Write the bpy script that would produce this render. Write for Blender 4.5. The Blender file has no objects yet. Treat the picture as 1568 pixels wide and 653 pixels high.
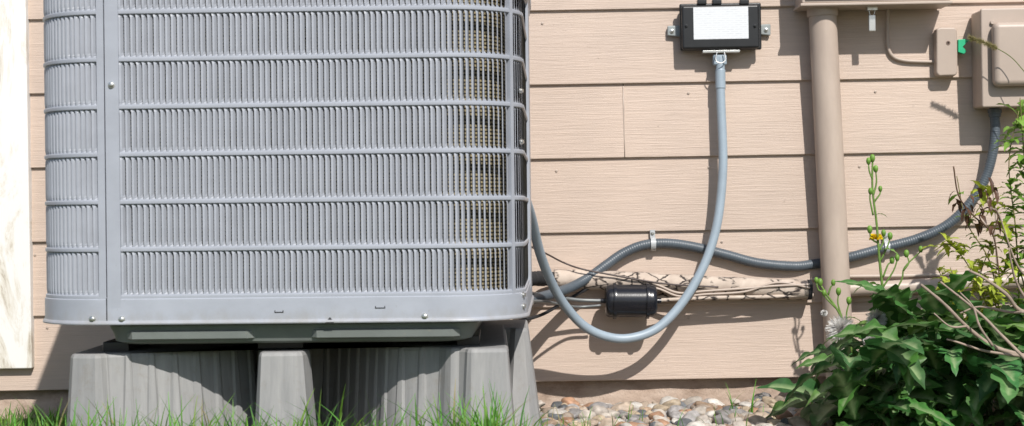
import bpy, bmesh, math, random
from mathutils import Vector, Matrix, noise
random.seed(7)
R=random.random
def U(a,b): return a+(b-a)*random.random()
scene=bpy.context.scene
# ---------------------------------------------------------------- camera
F=2540.0; CY=-4.0; CZ=0.47; PHI=math.radians(1.0)
cam_r=Vector((math.cos(PHI),0,-math.sin(PHI))); cam_u=Vector((math.sin(PHI),0,math.cos(PHI)))
def W(px,py,y=0.0):
    d=cam_r*((px-784)/F)+cam_u*((326.5-py)/F)+Vector((0,1,0))
    return Vector((0,CY,CZ))+d*((y-CY)/d.y)
cd=bpy.data.cameras.new("camera"); cam=bpy.data.objects.new("camera",cd); scene.collection.objects.link(cam)
M=Matrix.Identity(4)
for i,v in enumerate((cam_r,cam_u,Vector((0,-1,0)))):
    for j in range(3): M[j][i]=v[j]
M.translation=Vector((0,CY,CZ)); cam.matrix_world=M
cd.sensor_width=36; cd.lens=36*F/1568; cd.clip_end=500; cd.clip_start=0.05
cd.dof.use_dof=True; cd.dof.focus_distance=3.45; cd.dof.aperture_fstop=7.1
scene.camera=cam
# ---------------------------------------------------------------- light
sv=Vector((0.36,-1.0,1.0)).normalized()
sd=bpy.data.lights.new("sun","SUN"); sd.energy=4.8; sd.angle=math.radians(0.6); sd.color=(1.0,0.96,0.905)
so=bpy.data.objects.new("sun",sd); scene.collection.objects.link(so)
so.rotation_euler=sv.to_track_quat('Z','Y').to_euler(); so.location=sv*10
w=bpy.data.worlds.new("World"); scene.world=w; w.use_nodes=True
nt=w.node_tree; bg=nt.nodes["Background"]; sky=nt.nodes.new("ShaderNodeTexSky"); sky.sky_type='NISHITA'; sky.sun_disc=False
sky.sun_elevation=math.asin(sv.z); sky.sun_rotation=math.atan2(sv.x,sv.y)
nt.links.new(sky.outputs[0],bg.inputs[0]); bg.inputs[1].default_value=0.105
scene.view_settings.view_transform='Standard'; scene.view_settings.look='None'; scene.view_settings.exposure=0
# ---------------------------------------------------------------- materials
class MB:
    def __init__(s,name,rough=0.5,metal=0.0):
        s.m=bpy.data.materials.new(name); s.m.use_nodes=True; s.t=s.m.node_tree; s.b=s.t.nodes["Principled BSDF"]
        s.b.inputs["Roughness"].default_value=rough; s.b.inputs["Metallic"].default_value=metal
        s.tc=s.t.nodes.new("ShaderNodeTexCoord")
    def n(s,t,**k):
        x=s.t.nodes.new(t)
        for a,b in k.items(): setattr(x,a,b)
        return x
    def l(s,a,b): s.t.links.new(a,b)
    def noise(s,scale,mapscale=(1,1,1),detail=5,rough=0.6,dist=0.0,loc=None):
        mp=s.n("ShaderNodeMapping"); mp.inputs["Scale"].default_value=mapscale
        s.l(s.tc.outputs["Object"],mp.inputs["Vector"])
        if loc is not None: s.l(loc,mp.inputs["Location"])
        q=s.n("ShaderNodeTexNoise"); q.inputs["Scale"].default_value=scale; q.inputs["Detail"].default_value=detail
        q.inputs["Roughness"].default_value=rough; q.inputs["Distortion"].default_value=dist
        s.l(mp.outputs[0],q.inputs["Vector"]); return q.outputs["Fac"]
    def ramp(s,fac,stops):
        r=s.n("ShaderNodeValToRGB"); e=r.color_ramp.elements
        while len(e)>1: e.remove(e[-1])
        e[0].position=stops[0][0]; e[0].color=(*stops[0][1],1)
        for p,c in stops[1:]:
            x=e.new(p); x.color=(*c,1)
        s.l(fac,r.inputs[0]); return r.outputs[0]
    def mix(s,fac,a,b,mode='MIX'):
        x=s.n("ShaderNodeMix",data_type='RGBA',blend_type=mode)
        if hasattr(fac,'links'): s.l(fac,x.inputs[0])
        else: x.inputs[0].default_value=fac
        for i,v in ((6,a),(7,b)):
            if hasattr(v,'links'): s.l(v,x.inputs[i])
            else: x.inputs[i].default_value=(*v,1)
        return x.outputs[2]
    def col(s,c):
        if hasattr(c,'links'): s.l(c,s.b.inputs["Base Color"])
        else: s.b.inputs["Base Color"].default_value=(*c,1)
    def bump(s,h,st=0.3,dist=0.002):
        b=s.n("ShaderNodeBump"); b.inputs["Strength"].default_value=st; b.inputs["Distance"].default_value=dist
        s.l(h,b.inputs["Height"]); s.l(b.outputs[0],s.b.inputs["Normal"])
def sc(c,k): return tuple(min(1,x*k) for x in c)
def simple(name,c,rough=0.5,metal=0,scale=30,var=0.15,bump=0.15,dirt=None,dirtamt=(0.6,0.75)):
    m=MB(name,rough,metal)
    n=m.noise(scale); big=m.noise(scale*0.15)
    x=m.ramp(n,[(0.3,sc(c,1-var)),(0.7,sc(c,1+var*0.5))])
    x=m.mix(0.5,x,m.ramp(big,[(0.3,sc(c,1-var)),(0.7,sc(c,1+var*0.6))]))
    if dirt:
        d=m.noise(scale*2.2,detail=8,rough=0.75)
        x=m.mix(m.ramp(d,[(dirtamt[0],(0,0,0)),(dirtamt[1],(1,1,1))]),x,dirt)
    m.col(x)
    if bump: m.bump(m.noise(scale*6),bump,0.001)
    return m.m
def vcmat(name,rough=0.6,transl=0.0,bump=0.0,bs=80,var=0.25):
    m=MB(name,rough); a=m.n("ShaderNodeAttribute",attribute_name="Col")
    n=m.noise(bs); x=m.mix(1.0,a.outputs["Color"],m.ramp(n,[(0.3,(1-var,)*3),(0.7,(1,1,1))]),'MULTIPLY')
    m.col(x)
    if bump: m.bump(n,bump,0.002)
    if transl:
        tr=m.n("ShaderNodeBsdfTranslucent"); m.l(x,tr.inputs["Color"]); ms=m.n("ShaderNodeMixShader"); ms.inputs[0].default_value=transl
        m.l(m.b.outputs[0],ms.inputs[1]); m.l(tr.outputs[0],ms.inputs[2])
        m.l(ms.outputs[0],m.t.nodes["Material Output"].inputs["Surface"])
    return m.m
# siding
BEIGE=(0.555,0.442,0.366)
m=MB("siding_paint",0.55)
oi=m.n("ShaderNodeObjectInfo"); cx=m.n("ShaderNodeCombineXYZ"); mu=m.n("ShaderNodeMath",operation='MULTIPLY'); mu.inputs[1].default_value=37
m.l(oi.outputs["Random"],mu.inputs[0]); m.l(mu.outputs[0],cx.inputs[0]); m.l(mu.outputs[0],cx.inputs[2])
g=m.noise(1.0,(5,1,150),6,0.65,0.6,cx.outputs[0]); g2=m.noise(1.0,(14,1,420),4,0.6,0.3,cx.outputs[0])
bigv=m.noise(2.2,(1,1,1.6),4)
x=m.ramp(g,[(0.32,sc(BEIGE,0.87)),(0.55,BEIGE),(0.75,sc(BEIGE,1.08))])
x=m.mix(0.5,x,m.ramp(bigv,[(0.3,sc(BEIGE,0.82)),(0.7,sc((0.59,0.465,0.38),1.06))]))
dirt=m.noise(1.0,(4,1,9),8,0.75,0.5)
x=m.mix(m.ramp(dirt,[(0.55,(0,0,0)),(0.75,(0.35,)*3)]),x,(0.40,0.31,0.25))
sp=m.noise(55,(1,1,1.4),3); x=m.mix(m.ramp(sp,[(0.72,(0,0,0)),(0.77,(0.6,)*3)]),x,(0.33,0.25,0.20))
m.col(x)
ad=m.n("ShaderNodeMath",operation='ADD'); m.l(g,ad.inputs[0]); m.l(g2,ad.inputs[1]); m.bump(ad.outputs[0],0.5,0.0022)
M_SIDE=m.m
M_GAP=simple("gap_shadow_board",(0.10,0.075,0.06),0.9)
m=MB("foundation_concrete",0.9)
x=m.ramp(m.noise(9,(1,1,2),8,0.7),[(0.3,(0.24,0.17,0.125)),(0.5,(0.44,0.335,0.265)),(0.72,(0.56,0.45,0.37))]); m.col(x); m.bump(m.noise(60,(1,1,1),8,0.7),0.8,0.006); M_FND=m.m
m=MB("white_trim_paint",0.6)
pt=m.noise(5,(2.5,1,0.8),9,0.72,0.5)
x=m.ramp(pt,[(0.36,(0.42,0.36,0.28)),(0.42,(0.70,0.66,0.58)),(0.49,(0.82,0.81,0.78))]); m.col(x); m.bump(pt,0.5,0.003); M_TRIM=m.m
AC=(0.355,0.378,0.425)
m=MB("grey_powdercoat",0.42)
n1=m.noise(14,(1,1,1.5),6); x=m.ramp(n1,[(0.3,sc(AC,0.92)),(0.7,sc(AC,1.05))])
d=m.noise(160,(1,1,0.6),3,0.6); x=m.mix(m.ramp(d,[(0.70,(0,0,0)),(0.76,(0.55,)*3)]),x,(0.20,0.19,0.17))
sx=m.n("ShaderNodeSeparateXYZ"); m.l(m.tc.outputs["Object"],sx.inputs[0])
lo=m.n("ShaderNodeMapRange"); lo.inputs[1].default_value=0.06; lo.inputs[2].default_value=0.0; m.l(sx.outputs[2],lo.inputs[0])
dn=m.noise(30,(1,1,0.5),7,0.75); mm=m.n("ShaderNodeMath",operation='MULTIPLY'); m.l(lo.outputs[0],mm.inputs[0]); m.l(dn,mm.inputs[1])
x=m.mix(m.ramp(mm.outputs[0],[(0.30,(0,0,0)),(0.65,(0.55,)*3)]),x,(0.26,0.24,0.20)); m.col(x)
m.bump(m.noise(500,detail=2),0.08,0.0005); M_AC=m.m
m=MB("coil_fins",0.5,0.1)
mp=m.n("ShaderNodeMapping"); m.l(m.tc.outputs["Object"],mp.inputs["Vector"])
w1=m.n("ShaderNodeTexWave",wave_type='BANDS',bands_direction='Z'); w1.inputs["Scale"].default_value=48; m.l(mp.outputs[0],w1.inputs["Vector"])
w2=m.n("ShaderNodeTexWave",wave_type='BANDS',bands_direction='DIAGONAL'); w2.inputs["Scale"].default_value=60; m.l(mp.outputs[0],w2.inputs["Vector"])
x=m.ramp(w1.outputs["Fac"],[(0.2,(0.025,0.02,0.012)),(0.6,(0.50,0.44,0.30))])
x=m.mix(0.6,x,m.ramp(w2.outputs["Fac"],[(0.2,(0.12,0.10,0.06)),(0.6,(0.60,0.54,0.38))]),'MULTIPLY'); m.col(x); M_COIL=m.m
M_DARK=simple("dark_interior",(0.02,0.02,0.02),0.8)
M_PAN=simple("base_pan_metal",(0.195,0.215,0.205),0.5,0,25,0.2,0.2,(0.30,0.28,0.22),(0.62,0.75))
m=MB("stand_plastic",0.6)
st=m.noise(1,(70,70,5),6,0.7,0.4); x=m.ramp(st,[(0.3,(0.25,0.25,0.25)),(0.6,(0.315,0.312,0.308)),(0.8,(0.37,0.365,0.355))])
dd=m.noise(25,(1,1,1),8,0.8); x=m.mix(m.ramp(dd,[(0.54,(0,0,0)),(0.70,(0.45,)*3)]),x,(0.22,0.19,0.15)); m.col(x)
m.bump(m.noise(120),0.15,0.001); M_STAND=m.m
M_STEEL=simple("zinc_steel",(0.62,0.62,0.60),0.32,0.9,60)
M_BLACK=simple("black_plastic",(0.018,0.019,0.021),0.35,0,40,0.3,0.05)
M_BLACKP=simple("black_enamel",(0.012,0.013,0.018),0.25,0,40,0.3,0.1,(0.12,0.10,0.09),(0.68,0.8))
M_CAB=simple("light_grey_pvc_jacket",(0.31,0.38,0.44),0.42,0,30,0.12,0.05,(0.42,0.42,0.40),(0.64,0.8))
M_CON=simple("dark_grey_conduit_jacket",(0.085,0.105,0.125),0.42,0,30,0.2,0.05,(0.2,0.19,0.17),(0.64,0.8))
TAN=(0.455,0.372,0.312)
M_TAN=simple("tan_enamel",TAN,0.45,0,12,0.10,0.08,(0.36,0.29,0.24),(0.70,0.8))
m=MB("painted_pvc_pipe",0.5)
x=m.ramp(m.noise(10,(3,3,0.8),6),[(0.3,(0.41,0.33,0.274)),(0.7,(0.49,0.40,0.332))])
sx=m.n("ShaderNodeSeparateXYZ"); m.l(m.tc.outputs["Object"],sx.inputs[0])
lo=m.n("ShaderNodeMapRange"); lo.inputs[1].default_value=0.30; lo.inputs[2].default_value=0.1; m.l(sx.outputs[2],lo.inputs[0])
dn=m.noise(18,(1,1,0.7),8,0.75); mm=m.n("ShaderNodeMath",operation='MULTIPLY'); m.l(lo.outputs[0],mm.inputs[0]); m.l(dn,mm.inputs[1])
x=m.mix(m.ramp(mm.outputs[0],[(0.3,(0,0,0)),(0.55,(0.75,)*3)]),x,(0.56,0.52,0.47)); m.col(x); M_PVC=m.m
m=MB("cracked_insulation",0.85)
mp=m.n("ShaderNodeMapping"); mp.inputs["Scale"].default_value=(42,42,75); m.l(m.tc.outputs["Object"],mp.inputs[0])
nn=m.n("ShaderNodeTexNoise"); nn.inputs["Scale"].default_value=2; m.l(mp.outputs[0],nn.inputs["Vector"])
va=m.n("ShaderNodeMix",data_type='VECTOR'); va.inputs[0].default_value=0.35
m.l(mp.outputs[0],va.inputs[4]); m.l(nn.outputs["Color"],va.inputs[5])
vo=m.n("ShaderNodeTexVoronoi",feature='DISTANCE_TO_EDGE'); m.l(va.outputs[1],vo.inputs["Vector"]); vo.inputs["Scale"].default_value=1.0
ck=m.ramp(vo.outputs["Distance"],[(0.03,(1,1,1)),(0.10,(0,0,0))])
mk=m.ramp(m.noise(9,(1,1,2.5),5,0.7),[(0.42,(0,0,0)),(0.50,(1,1,1))])
mul=m.mix(1.0,ck,mk,'MULTIPLY')
x=m.mix(mul,m.ramp(m.noise(25),[(0.3,(0.42,0.34,0.28)),(0.7,(0.60,0.51,0.43))]),(0.035,0.027,0.024))
m.col(x); M_INS=m.m
M_FOAM=simple("black_foam",(0.02,0.02,0.022),0.9,0,90,0.4,0.6)
M_WIRE=simple("brown_wire",(0.07,0.05,0.045),0.5)
M_TWIG=simple("dry_bark",(0.36,0.28,0.22),0.85,0,60,0.35,0.4)
M_GREEN=simple("green_plastic",(0.02,0.42,0.20),0.4)
M_VEG=vcmat("leaf_tissue",0.45,0.32,0.3,60,0.3)
M_GRASS=vcmat("grass_blade",0.5,0.35)
M_STONE=vcmat("river_stone",0.6,0,0.35,70,0.4)
m=MB("label_paper",0.35)
br=m.n("ShaderNodeTexBrick"); br.inputs["Scale"].default_value=1; br.inputs["Mortar Size"].default_value=0.0022
br.inputs["Brick Width"].default_value=0.021; br.inputs["Row Height"].default_value=0.0052
br.inputs["Color1"].default_value=(0.50,0.52,0.55,1); br.inputs["Color2"].default_value=(0.62,0.64,0.66,1); br.inputs["Mortar"].default_value=(0.70,0.72,0.74,1)
cxy=m.n("ShaderNodeSeparateXYZ"); m.l(m.tc.outputs["Object"],cxy.inputs[0]); cc=m.n("ShaderNodeCombineXYZ"); m.l(cxy.outputs[0],cc.inputs[0]); m.l(cxy.outputs[2],cc.inputs[1]); m.l(cc.outputs[0],br.inputs["Vector"])
x=m.mix(m.ramp(m.noise(30),[(0.4,(0,0,0)),(0.6,(0.6,)*3)]),br.outputs["Color"],(0.70,0.72,0.74)); m.col(x); M_LABEL=m.m
m=MB("soil_and_lawn",0.95)
n1=m.noise(7,detail=8,rough=0.7); n2=m.noise(60,detail=6)
x=m.ramp(n2,[(0.3,(0.045,0.035,0.022)),(0.7,(0.15,0.115,0.08))]); x=m.mix(m.ramp(n1,[(0.48,(0,0,0)),(0.6,(0.7,)*3)]),x,(0.05,0.09,0.02)); m.col(x); m.bump(n2,0.9,0.01); M_SOIL=m.m
# ---------------------------------------------------------------- geometry helpers
def empty(name,loc=(0,0,0)):
    o=bpy.data.objects.new(name,None); o.empty_display_size=0.05; scene.collection.objects.link(o); o.location=loc; return o
def link(o,parent):
    scene.collection.objects.link(o)
    if parent is not None:
        bpy.context.view_layer.update()
        o.parent=parent; o.matrix_parent_inverse=Matrix.Translation(parent.location).inverted()
    return o
def mesh(name,V,Fc,mat,parent=None,smooth=False,cols=None):
    me=bpy.data.meshes.new(name); me.from_pydata([tuple(v) for v in V],[],Fc); me.update()
    if smooth: me.polygons.foreach_set("use_smooth",[True]*len(me.polygons))
    if cols:
        a=me.color_attributes.new("Col",'FLOAT_COLOR','POINT')
        a.data.foreach_set("color",[q for c in cols for q in (c[0],c[1],c[2],1.0)])
    me.materials.append(mat)
    return link(bpy.data.objects.new(name,me),parent)
def box(name,x0,x1,y0,y1,z0,z1,mat,parent,bev=0.002,seg=2):
    V=[(x,y,z) for x in (x0,x1) for y in (y0,y1) for z in (z0,z1)]
    Fc=[(0,1,3,2),(4,6,7,5),(0,4,5,1),(2,3,7,6),(0,2,6,4),(1,5,7,3)]
    o=mesh(name,V,Fc,mat,parent)
    if bev:
        b=o.modifiers.new("b",'BEVEL'); b.width=bev; b.segments=seg; b.limit_method='NONE'
        o.data.polygons.foreach_set("use_smooth",[True]*6)
        wn=o.modifiers.new("w",'WEIGHTED_NORMAL')
    return o
def wbox(name,pxa,pya,pxb,pyb,y0,y1,mat,parent,bev=0.002,yr=None,seg=2):
    yr=y0 if yr is None else yr
    c=W((pxa+pxb)/2,(pya+pyb)/2,yr); k=(yr-CY)/F
    hx=(pxb-pxa)/2*k; hz=(pyb-pya)/2*k
    return box(name,c.x-hx,c.x+hx,y0,y1,c.z-hz,c.z+hz,mat,parent,bev,seg)
def catmull(P,step):
    P=[Vector(p) for p in P]; Q=[P[0]*2-P[1]]+P+[P[-1]*2-P[-2]]; out=[]
    for i in range(1,len(Q)-2):
        a,b,c,d=Q[i-1],Q[i],Q[i+1],Q[i+2]; n=max(2,int((c-b).length/step))
        for k in range(n):
            t=k/n; out.append(0.5*((2*b)+(c-a)*t+(2*a-5*b+4*c-d)*t*t+(3*b-a-3*c+d)*t**3))
    out.append(P[-1]); return out
def tube_geo(pts,rf,seg=12,V=None,Fc=None,cap=True):
    V=[] if V is None else V; Fc=[] if Fc is None else Fc
    n=len(pts); b0=len(V); up=None; L=0
    for i,p in enumerate(pts):
        t=(pts[min(i+1,n-1)]-pts[max(i-1,0)])
        t=t.normalized() if t.length>1e-9 else Vector((0,0,1))
        if up is None: up=t.orthogonal().normalized()
        up=(up-t*up.dot(t)).normalized(); sd_=t.cross(up)
        if i: L+=(p-pts[i-1]).length
        r=rf(L,i/(n-1)) if callable(rf) else rf
        for k in range(seg):
            a=2*math.pi*k/seg; V.append(p+up*(math.cos(a)*r)+sd_*(math.sin(a)*r))
    for i in range(n-1):
        for k in range(seg):
            a=b0+i*seg+k; b=b0+i*seg+(k+1)%seg; Fc.append((a,b,b+seg,a+seg))
    if cap:
        Fc.append(tuple(b0+k for k in range(seg))[::-1]); Fc.append(tuple(b0+(n-1)*seg+k for k in range(seg)))
    return V,Fc
def tube(name,P,r,mat,parent,seg=12,step=0.01,smooth=True,spl=True):
    pts=catmull(P,step) if spl else [Vector(p) for p in P]
    V,Fc=tube_geo(pts,r,seg); return mesh(name,V,Fc,mat,parent,smooth)
def lathe(name,c,axis,prof,mat,parent,seg=24,smooth=True):
    axis=Vector(axis).normalized(); c=Vector(c); u=axis.orthogonal().normalized(); v=axis.cross(u); V=[];Fc=[]
    for d,r in prof:
        for k in range(seg):
            a=2*math.pi*k/seg; V.append(c+axis*d+u*(r*math.cos(a))+v*(r*math.sin(a)))
    for i in range(len(prof)-1):
        for k in range(seg):
            a=i*seg+k;b=i*seg+(k+1)%seg; Fc.append((a,b,b+seg,a+seg))
    Fc.append(tuple(range(seg))[::-1]); Fc.append(tuple((len(prof)-1)*seg+k for k in range(seg)))
    o=mesh(name,V,Fc,mat,parent,smooth); 
    es=o.modifiers.new("e",'EDGE_SPLIT'); es.split_angle=math.radians(40); return o
def screw(name,c,parent,r=0.0045,axis=(0,-1,0),mat=None):
    return lathe(name,c,axis,[(-0.002,r*1.5),(0.0006,r*1.5),(0.0008,r),(0.003,r),(0.0038,r*0.7)],mat or M_STEEL,parent,6*2)
# ================================================================ HOUSE WALL
house=empty("house_wall")
EXP=113.2/635.0; SLX0=-4.0; SLX1=4.0
zref=W(820,584).z
sidex=W(955,190).x
def board(name,x0,x1,z0,z1):
    T=0.013; V=[];Fc=[]
    prof=[(0.0,z0),(-T+0.0012,z0),(-T,z0+0.0015),(-0.0045,z1+0.012),(0.0,z1+0.012)]
    for x in (x0,x1):
        for y,z in prof: V.append((x,y-0.002,z))
    k=len(prof)
    for i in range(k):
        Fc.append((i,(i+1)%k,k+(i+1)%k,k+i))
    Fc.append(tuple(range(k))[::-1]); Fc.append(tuple(range(k,2*k)))
    mesh(name,V,Fc,M_SIDE,house)
joints={3:[sidex],1:[-2.3],5:[-2.0],0:[1.9],7:[0.4],9:[-0.6],4:[1.75]}
for i in range(15):
    z0=zref+i*EXP; xs=[SLX0]+sorted(joints.get(i,[]))+[SLX1]
    for j in range(len(xs)-1):
        board("siding_board",xs[j]+(0.0012 if j else 0),xs[j+1]-(0.0012 if j<len(xs)-2 else 0),z0,z0+EXP)
tube("caulk_bead",[(sidex,-0.0125,zref+3*EXP+0.001),(sidex,-0.008,zref+4*EXP-0.006)],0.0022,M_TAN,house,8,0.05)
V=[];Fc=[]
for i in range(15):
    for k in range(21):
        x=-4+0.4064*k+0.05*math.sin(i*2.3+k); z=zref+(i+1)*EXP-0.028+U(-.004,.004); y=-0.0065-0.0028-0.0012
        b=len(V); V.append((x,y-0.0014,z))
        for q in range(8): V.append((x+.0032*math.cos(q*math.pi/4),y,z+.0032*math.sin(q*math.pi/4)))
        for q in range(8): Fc.append((b,b+1+q,b+1+(q+1)%8))
mesh("nail_heads",V,Fc,M_TAN,house,True)
box("sheathing",SLX0,SLX1,0.0,0.12,zref+0.002,zref+15*EXP,M_GAP,house,0)
V=[];Fc=[];nx=260;nz=9
for i in range(nx+1):
    for j in range(nz+1):
        x=SLX0+(SLX1-SLX0)*i/nx; z=-0.25+(zref+0.25+0.001)*j/nz
        y=0.012-0.010*noise.noise(Vector((x*9,0,z*22)))-(0.012 if z<0.028+0.008*noise.noise(Vector((x*5,3,0))) else 0)
        V.append((x,y,z))
for i in range(nx):
    for j in range(nz):
        a=i*(nz+1)+j; Fc.append((a,a+nz+1,a+nz+2,a+1))
mesh("foundation",V,Fc,M_FND,house,True)
trim=empty("white_door_trim")
cR=W(45,300,-0.03)
box("casing",cR.x-0.115,cR.x,-0.034,0.0,W(20,565,-0.03).z,2.4,M_TRIM,trim,0.003)
box("casing_inner",cR.x-0.8,cR.x-0.117,-0.026,-0.0,W(20,562,-0.03).z,2.4,M_TRIM,trim,0.003)
# ================================================================ GROUND
def sm(t): t=max(0,min(1,t)); return t*t*(3-2*t)
def gh(x,y):
    lawn=0.075*sm((-y-0.95)/0.25)*sm((0.25-x)/0.15)
    return lawn+0.006*noise.noise(Vector((x*6,y*6,0)))-0.004
cs=[-60,-30,-15,-8,-5]+[-3+0.06*i for i in range(101)]+[5,8,15,30,60]
ys=[-60,-30,-15,-8,-5]+[-4+0.05*i for i in range(81)]
V=[(x,y,gh(x,y)) for x in cs for y in ys+[0.05,1,8,30,60]]; ny=len(ys)+5; Fc=[]
for i in range(len(cs)-1):
    for j in range(ny-1): a=i*ny+j; Fc.append((a,a+ny,a+ny+1,a+1))
mesh("ground",V,Fc,M_SOIL,None,True)
# ================================================================ AC UNIT
acr=empty("air_conditioner_unit")
Wd=0.853; Dp=0.87; RC=0.13; HT=0.63
O=W(421,495,-1.15)
a_yaw=math.radians(-1.5); a_roll=math.radians(0.35)
ACM=Matrix.Translation(O)@Matrix.Rotation(a_yaw,4,'Z')@Matrix.Rotation(a_roll,4,'Y')
def path(s,inset=0.0):
    hw=Wd/2; f=hw-RC; arc=RC*math.pi/2; side=Dp-2*RC
    sg=1 if s>=0 else -1; s=abs(s)
    if s<=f: p=Vector((s,0,0)); n=Vector((0,-1,0))
    elif s<=f+arc:
        th=(s-f)/RC; n=Vector((math.sin(th),-math.cos(th),0)); p=Vector((f,RC,0))+n*RC
    elif s<=f+arc+side: p=Vector((hw,RC+s-f-arc,0)); n=Vector((1,0,0))
    elif s<=f+2*arc+side:
        th=(s-f-arc-side)/RC; n=Vector((math.cos(th),math.sin(th),0)); p=Vector((f,Dp-RC,0))+n*RC
    else: p=Vector((f-(s-f-2*arc-side),Dp,0)); n=Vector((0,1,0))
    p=p-n*inset; return Vector((p.x*sg,p.y,0)),Vector((n.x*sg,n.y,0))
SF=Wd/2-RC; ARC=RC*math.pi/2; SIDE=Dp-2*RC; SH=SF+2*ARC+SIDE+SF
def acmesh(name,V,Fc,mat,smooth=False):
    o=mesh(name,V,Fc,mat,None,smooth)
    o.parent=acr; o.matrix_local=ACM; return o
def sweep(name,s0,s1,prof,mat,ds=0.012,closed=False,smooth=True):
    n=max(2,int((s1-s0)/ds)); V=[];Fc=[];k=len(prof)
    for i in range(n+1):
        p,nn=path(s0+(s1-s0)*i/n)
        for o_,z in prof: V.append(p+nn*o_+Vector((0,0,z)))
    for i in range(n):
        for j in range(k if closed else k-1):
            a=i*k+j;b=i*k+(j+1)%k; Fc.append((a,a+k,b+k,b))
    o=acmesh(name,V,Fc,mat,smooth)
    if smooth:
        es=o.modifiers.new("e",'EDGE_SPLIT'); es.split_angle=math.radians(35)
    return o
RIB=[0.047+0.0818*i for i in range(8)]
RIB[-1]=0.047+0.0818*7-0.012
def xs2s(px): return (W(px,300,-1.15).x-O.x)
sP0=xs2s(148); sP1=xs2s(182)
sQ0=SF+RC*math.radians(56); sQ1=sQ0+0.009
PITCH=0.0101
def slats(name,sa,sb,gap=0.27,depth=1.0):
    V=[];Fc=[]; n=int(round((sb-sa)/PITCH)); p=(sb-sa)/n
    for r in range(len(RIB)-1):
        z0=RIB[r]+0.002; z1=RIB[r+1]-0.002
        zs=[(z0,0.0),(z0+0.003,0.35),(z0+0.007,0.8),(z0+0.012,1),(z1-0.011,1),(z1-0.007,0.95),(z1-0.0035,0.6),(z1,0.0)]
        for i in range(n):
            s=sa+(i+0.5)*p; b=len(V); jt=U(-.0004,.0004); jn=U(-.0004,.0004)
            for z,k in zs:
                shf=(-0.0028*(1-k) if z>z0+0.02 else 0)+jt*k
                l,nl=path(s-p*0.5+shf); q,nq=path(s+p*(0.5-gap*k)+shf); mid,nm=path(s-p*0.18+shf)
                V.append(l+nl*(0.0005+0.0016*k*depth+jn*k)+Vector((0,0,z)))
                V.append(mid+nm*(0.0005+0.0008*k*depth)+Vector((0,0,z)))
                V.append(q+nq*(0.0005-0.0054*k*depth+jn*k)+Vector((0,0,z)))
            for j in range(len(zs)-1):
                for c in (0,1):
                    a=b+j*3+c; Fc.append((a,a+1,a+4,a+3))
    return acmesh(name,V,Fc,M_AC,False)
slats("louver_slats_left",sP0-0.53,sP0,0.20)
slats("louver_slats_front",sP1,sQ0)
slats("louver_slats_right",sQ1,sQ1+0.45,0.16,0.35)
ribp=lambda z:[(-0.003,z-0.0042),(0.0012,z-0.0042),(0.0034,z-0.0028),(0.0038,z),(0.0034,z+0.0028),(0.0012,z+0.0042),(-0.003,z+0.0042)]
for z in RIB:
    for a,b in ((sP0-0.53,sP0),(sP1,sQ0),(sQ1,sQ1+0.45)): sweep("louver_rib",a,b,ribp(z),M_AC)
ZT=RIB[-1]
def post(a,b,name,h=0.0062):
    sweep(name,a,b,[(h-0.0085,0.028),(h,0.030),(h,HT)],M_AC,0.004)
    for e in (a,b):
        p,n=path(e); V=[p+n*h+Vector((0,0,0.03)),p-n*0.004+Vector((0,0,0.03)),p-n*0.004+Vector((0,0,HT)),p+n*h+Vector((0,0,HT))]
        acmesh(name+"_edge",V,[(0,1,2,3)],M_AC)
sm_=xs2s(160)
post(sP0,sm_-0.0012,"corner_panel_strip",0.0040); post(sm_+0.0012,sP1,"corner_post_front",0.0056)
post(sQ0,sQ1,"corner_post_right",0.0045)
post(sP0-0.53-0.1,sP0-0.53,"rear_post"); post(sQ1+0.45,sQ1+0.6,"rear_post")
band=[(0.001,0.047),(0.0050,0.043),(0.0055,0.036),(0.0055,0.012),(0.0060,0.007),(0.0085,0.0045),(0.0095,0.002),(0.0090,0.0),(0.0,-0.001),(-0.02,0.0)]
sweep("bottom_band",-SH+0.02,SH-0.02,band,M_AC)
sweep("seam_shadow_gap",sm_-0.0015,sm_+0.0015,[(-0.004,0.0),(-0.004,HT)],M_DARK,0.001)
sweep("band_seam",sm_-0.0009,sm_+0.0009,[(0.0060,0.046),(0.0061,0.006)],M_DARK,0.001)
sweep("rear_panel",sQ1+0.6,SH,[(0.0,0.02),(0.0,HT)],M_AC); sweep("rear_panel",-SH,sP0-0.63,[(0.0,0.02),(0.0,HT)],M_AC)
sweep("top_band",-SH,SH,[(0.004,ZT-0.002),(0.007,ZT+0.004),(0.007,HT-0.01),(0.010,HT-0.006),(0.010,HT+0.02),(0.006,HT+0.027),(-0.05,HT+0.03)],M_AC)
def polycap(name,inset,z,mat,ri=None):
    n=96; V=[];
    for i in range(n):
        p,nn=path(-SH+2*SH*i/n,inset); V.append(p+Vector((0,0,z)))
    if ri is None: return acmesh(name,V,[tuple(range(n))],mat)
    c=Vector((0,Dp/2,z)); 
    for i in range(n): 
        d=(V[i]-c).normalized(); V.append(c+d*ri)
    return acmesh(name,V,[(i,(i+1)%n,n+(i+1)%n,n+i) for i in range(n)],mat)
polycap("top_cover",0.049,HT+0.03,M_AC,0.33); polycap("inner_floor",0.01,0.004,M_DARK)
V=[];Fc=[]
for k in range(22):
    r=0.02+0.0148*k; pts=[Vector((r*math.cos(a*math.pi/24),Dp/2+r*math.sin(a*math.pi/24),HT+0.035)) for a in range(49)]
    tube_geo(pts,0.0018,5,V,Fc)
for k in range(8):
    a=k*math.pi/4; tube_geo([Vector((0,Dp/2,HT+0.032)),Vector((0.335*math.cos(a),Dp/2+0.335*math.sin(a),HT+0.032))],0.003,6,V,Fc)
acmesh("fan_guard",V,Fc,M_DARK,True)
V=[];Fc=[]
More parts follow.
